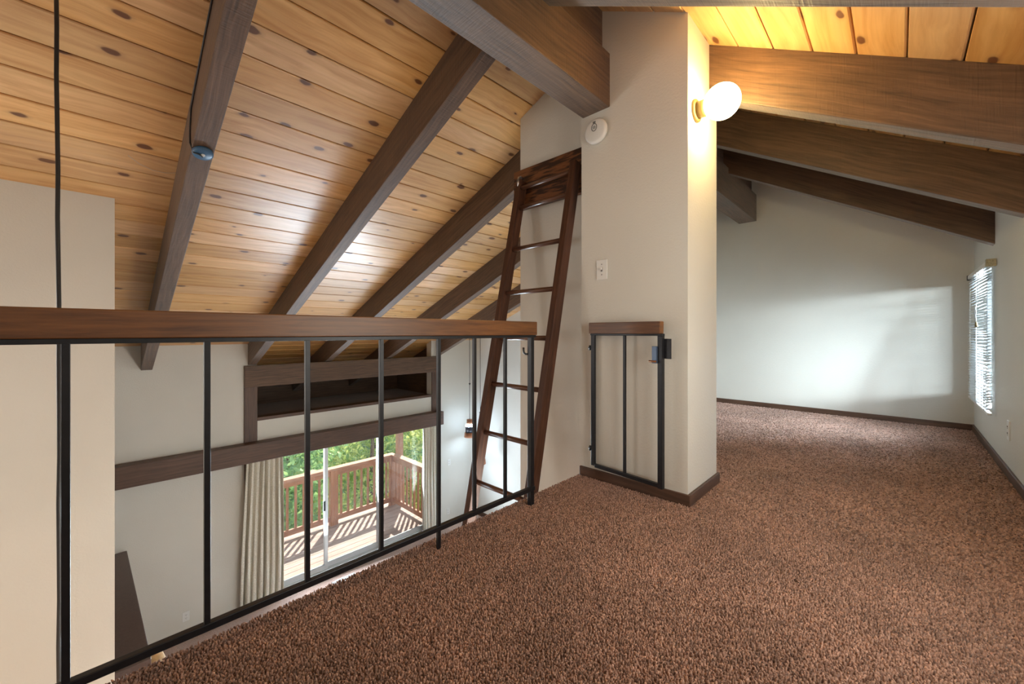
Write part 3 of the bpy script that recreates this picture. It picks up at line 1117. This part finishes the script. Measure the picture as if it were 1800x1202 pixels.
for i, z in enumerate((-1.80, -2.02, -2.24, -2.46, -2.67)):
    b = MB()
    b.add(*rock(-4.23, 0.275, z, 0.17, 0.11, 0.112, 30 + i), None, True)
    b.build('stone', M['stone'], he)

# ------------------------------------------------------------------ floor register by the door
fr_ = thing('floor_register', (-5.88, 2.55, ZL), 'white slotted floor register on the lower carpet by the door', 'floor vent')
b = MB()
vx0, vx1, vy0, vy1 = -5.94, -5.80, 2.38, 2.72
b.box(vx0, vx0 + 0.018, vy0, vy1, ZL, ZL + 0.008)
b.box(vx1 - 0.018, vx1, vy0, vy1, ZL, ZL + 0.008)
b.box(vx0, vx1, vy0, vy0 + 0.018, ZL, ZL + 0.008)
b.box(vx0, vx1, vy1 - 0.018, vy1, ZL, ZL + 0.008)
b.build('frame', M['white'], fr_, 0.001)
b = MB()
for i in range(18):
    y = vy0 + 0.026 + i * 0.0165
    b.box(vx0 + 0.018, vx1 - 0.018, y, y + 0.007, ZL + 0.001, ZL + 0.006)
b.build('louvres', M['white'], fr_)
MB().box(vx0 + 0.018, vx1 - 0.018, vy0 + 0.018, vy1 - 0.018, ZL, ZL + 0.0015).build('duct_opening', M['slot'], fr_)

# ------------------------------------------------------------------ loft carpet pile
def pile(name, regions):
    P = []
    for x0, x1, y0, y1, s in regions:
        nx, ny = int((x1 - x0) / s), int((y1 - y0) / s)
        gx, gy_ = np.meshgrid(np.arange(nx), np.arange(ny), indexing='ij')
        px = x0 + (gx + 0.5 + rng.uniform(-0.45, 0.45, gx.shape)) * s
        py = y0 + (gy_ + 0.5 + rng.uniform(-0.45, 0.45, gx.shape)) * s
        P.append(np.stack([px.ravel(), py.ravel(), np.full(px.size, s)], 1))
    P = np.concatenate(P)
    keep = ~((P[:, 0] > -1.39) & (P[:, 0] < -0.735) & (P[:, 1] > 2.02) & (P[:, 1] < 2.485))
    P = P[keep]
    n = len(P)
    rr = P[:, 2] * rng.uniform(0.5, 0.72, n)
    h = rng.uniform(0.007, 0.0122, n)
    lean = rng.normal(0, 0.22, (n, 2)) * P[:, 2:3] + np.array([0.0015, -0.001])
    th = rng.uniform(0, 6.28, n)
    V = np.zeros((n, 7, 3), np.float32)
    zb = -0.012
    for k in range(3):
        a = th + k * 2.0944
        V[:, k, 0] = P[:, 0] + rr * np.cos(a)
        V[:, k, 1] = P[:, 1] + rr * np.sin(a)
        V[:, k, 2] = zb
        V[:, 3 + k, 0] = P[:, 0] + lean[:, 0] * 0.7 + rr * 0.85 * np.cos(a)
        V[:, 3 + k, 1] = P[:, 1] + lean[:, 1] * 0.7 + rr * 0.85 * np.sin(a)
        V[:, 3 + k, 2] = zb + h * 0.75
    V[:, 6, 0] = P[:, 0] + lean[:, 0]
    V[:, 6, 1] = P[:, 1] + lean[:, 1]
    V[:, 6, 2] = zb + h
    base = (np.arange(n) * 7)[:, None]
    tris = np.array([[3, 4, 6], [4, 5, 6], [5, 3, 6], [0, 1, 4], [0, 4, 3], [1, 2, 5], [1, 5, 4], [2, 0, 3], [2, 3, 5]])
    F = (base[:, :, None] + tris[None]).reshape(-1, 3).astype(np.int32)
    me = bpy.data.meshes.new(name)
    me.vertices.add(n * 7)
    me.vertices.foreach_set('co', V.ravel())
    me.loops.add(F.size)
    me.loops.foreach_set('vertex_index', F.ravel())
    me.polygons.add(len(F))
    me.polygons.foreach_set('loop_start', np.arange(0, F.size, 3, dtype=np.int32))
    me.polygons.foreach_set('loop_total', np.full(len(F), 3, dtype=np.int32))
    a = me.attributes.new('tone', 'FLOAT', 'POINT')
    a.data.foreach_set('value', np.repeat(np.clip(rng.normal(0.5, 0.22, n), 0, 1), 7).astype(np.float32))
    me.materials.append(M['pile'])
    me.polygons.foreach_set('use_smooth', np.ones(len(F), dtype=bool))
    me.update()
    me.validate()
    o = bpy.data.objects.new(name, me)
    COL.objects.link(o)
    tag(o, 'brown plush carpet pile covering the loft floor', 'carpet', kind='stuff')
    return o


pile('carpet_pile', [(-1.392, XW, -0.25, 2.2, 0.0060), (-1.39, XW, 2.2, 3.4, 0.0088), (-1.88, XW, 3.4, YE, 0.0115)])

# ------------------------------------------------------------------ outside: deck, railing, trees
ZK = -2.90
b = MB()
nb = 13
for i in range(nb):
    x1 = XD - 0.16 - i * 0.142
    b.box(x1 - 0.137, x1, 0.2, 4.60, ZK - 0.03, ZK, 1)
struct(b, 'deck', M['deck'], 0.003)
dk = thing('deck_railing', (-7.95, 3.0, ZK), 'cedar deck railing with flat cap and square balusters outside the sliding door', 'railing')
XK, YK = -7.95, 4.49
ZC = -1.80
MB().box(XK - 0.11, XK + 0.045, 0.2, YK + 0.06, ZC - 0.038, ZC, 1).build('cap', M['deckrail'], dk, 0.003)
MB().box(XK - 0.03, XK + 0.012, 0.2, YK, ZC - 0.15, ZC - 0.038, 1).build('top_board', M['deckrail'], dk, 0.003)
MB().box(XK - 0.03, XK + 0.012, 0.2, YK, ZK + 0.07, ZK + 0.17, 1).build('bottom_board', M['deckrail'], dk, 0.003)
MB().box(XK - 0.045, XK + 0.06, 3.15, 3.295, ZK, ZC - 0.038, 2).build('post', M['deckrail'], dk, 0.003)
MB().box(XK - 0.045, XK + 0.05, YK - 0.07, YK + 0.06, ZK, ZC - 0.038, 2).build('post', M['deckrail'], dk, 0.003)
y = 0.32
while y < YK - 0.1:
    if not 3.10 < y < 3.34:
        MB().box(XK - 0.028, XK + 0.010, y - 0.019, y + 0.019, ZK + 0.12, ZC - 0.06, 2).build('baluster', M['deckrail'], dk, 0.002)
    y += 0.139
MB().box(XK + 0.045, XD - 0.30, YK - 0.045, YK + 0.10, ZC - 0.038, ZC, 0).build('cap', M['deckrail'], dk, 0.003)
MB().box(XK + 0.05, XD - 0.30, YK - 0.012, YK + 0.03, ZC - 0.15, ZC - 0.038, 0).build('top_board', M['deckrail'], dk, 0.003)
MB().box(XK + 0.05, XD - 0.30, YK - 0.012, YK + 0.03, ZK + 0.07, ZK + 0.17, 0).build('bottom_board', M['deckrail'], dk, 0.003)
x = XK + 0.16
while x < XD - 0.35:
    MB().box(x - 0.019, x + 0.019, YK - 0.010, YK + 0.028, ZK + 0.12, ZC - 0.06, 2).build('baluster', M['deckrail'], dk, 0.002)
    x += 0.139
o = MB().box(XK - 0.05, XK + 0.055, YK + 0.105, YK + 0.235, ZK - 2.5, -0.05, 2).build('deck_post', M['deckrail'], None, 0.003)
tag(o, 'tall cedar roof post at the corner of the deck railing', 'post')

# ground falling away, then rising to a far hillside
v, f = [], []
NX, NY = 40, 30
for i in range(NX + 1):
    for j in range(NY + 1):
        X = -8.2 - i * 1.1
        Y = -22 + j * 2.2
        d_ = -X - 8.2
        z = -5.2 - 1.8 * math.exp(-((d_ - 5) / 5) ** 2) + max(0, d_ - 7) * 0.16 + 0.25 * math.sin(X * 0.9) * math.cos(Y * 0.7)
        v.append((X, Y, z))
for i in range(NX):
    for j in range(NY):
        q = i * (NY + 1) + j
        f.append((q, q + 1, q + NY + 2, q + NY + 1))
struct(MB().add(v, f, None, True), 'hillside', M['ground'])


def leaf_cloud(name, blobs, n, size, mat, parent):
    """a crown of small bent leaves spread in and around several blobs, as one mesh"""
    bl_ = np.array(blobs, float)                       # x y z r
    wts = bl_[:, 3] ** 2
    idx = rng.choice(len(bl_), n, p=wts / wts.sum())
    dirs = rng.normal(size=(n, 3))
    dirs /= np.linalg.norm(dirs, axis=1, keepdims=True)
    rad = bl_[idx, 3] * rng.uniform(0.45, 1.05, n)
    C_ = bl_[idx, :3] + dirs * rad[:, None] * np.array([1, 1, 0.75])
    u = rng.normal(size=(n, 3)) + dirs * 0.2
    u /= np.linalg.norm(u, axis=1, keepdims=True)
    w_ = np.cross(u, rng.normal(size=(n, 3)))
    w_ /= np.linalg.norm(w_, axis=1, keepdims=True)
    nn = np.cross(u, w_)
    s_ = size * rng.uniform(0.6, 1.35, n)[:, None]
    V = np.zeros((n, 6, 3))
    V[:, 0] = C_ - u * s_
    V[:, 1] = C_ - u * s_ * 0.2 + w_ * s_ * 0.42
    V[:, 2] = C_ + u * s_ * 0.5 + w_ * s_ * 0.30 + nn * s_ * 0.1
    V[:, 3] = C_ + u * s_ + nn * s_ * 0.2
    V[:, 4] = C_ + u * s_ * 0.5 - w_ * s_ * 0.30 + nn * s_ * 0.1
    V[:, 5] = C_ - u * s_ * 0.2 - w_ * s_ * 0.42
    base = np.parent.location if False else np.array(parent.location)
    V = (V - base).reshape(-1, 3)
    F = [(6 * i, 6 * i + 1, 6 * i + 2, 6 * i + 3, 6 * i + 4, 6 * i + 5) for i in range(n)]
    me = bpy.data.meshes.new(name)
    me.from_pydata(V.tolist(), [], F)
    a = me.attributes.new('tone', 'FLOAT', 'POINT')
    a.data.foreach_set('value', np.repeat(rng.uniform(0, 1, n), 6).astype(np.float32))
    me.materials.append(mat)
    o = bpy.data.objects.new(name, me)
    COL.objects.link(o)
    o.parent = parent
    return o


def ground_z(X, Y):
    d_ = -X - 8.2
    return -5.2 - 1.8 * math.exp(-((d_ - 5) / 5) ** 2) + max(0, d_ - 7) * 0.16


def tree(x, y, top, spread, n, size, mat, label, trunk_r=0.12):
    g = ground_z(x, y) - 0.2
    t = thing('leafy_tree', (x, y, g), label, 'tree', 'trees beyond the deck')
    MB().tube([(x, y, g), (x + 0.1, y - 0.05, g + (top - g) * 0.5), (x + 0.02, y + 0.1, top)], trunk_r, 8, True, [trunk_r, trunk_r * 0.8, trunk_r * 0.35]).build('trunk', M['bark'], t)
    bl_ = []
    for k in range(15):
        zz = g + 0.6 + (top - g) * (k + 0.5) / 15
        a = random.uniform(0, 6.28)
        q = spread * random.uniform(0.15, 0.75)
        bl_.append((x + q * math.cos(a), y + q * math.sin(a), zz, spread * random.uniform(0.35, 0.6)))
    leaf_cloud('foliage', bl_, n, size, M[mat], t)


tree(-11.2, 3.3, -2.2, 1.5, 5200, 0.085, 'leaf_b', 'leafy tree beyond the deck behind the left-hand door panel')
tree(-11.8, 5.9, -2.0, 1.6, 5600, 0.085, 'leaf_a', 'yellow-green tree beyond the deck railing in the middle of the door')
tree(-11.0, 9.0, -1.6, 1.6, 5600, 0.08, 'leaf_b', 'leafy tree beyond the corner post of the deck')
tree(-10.6, 7.0, -2.6, 0.95, 2600, 0.075, 'leaf_a', 'slim yellow-green tree beside the tall roof post of the deck', 0.09)
tree(-15.5, 4.4, 0.2, 2.2, 5600, 0.11, 'leaf_a', 'yellow-green tree standing behind the nearest trees at the left')
tree(-15.8, 8.2, 1.0, 2.3, 5600, 0.11, 'leaf_b', 'green tree standing farther back behind the middle of the door')
tree(-14.6, 11.6, 1.4, 2.2, 5600, 0.10, 'leaf_a', 'yellow-green tree far back behind the right-hand curtain')
tree(-21.0, 6.5, 1.5, 3.2, 5600, 0.15, 'leaf_b', 'large green tree on the far hillside')
tree(-20.0, 12.5, 2.0, 3.2, 5600, 0.15, 'leaf_a', 'large yellow-green tree on the far hillside, to the right')
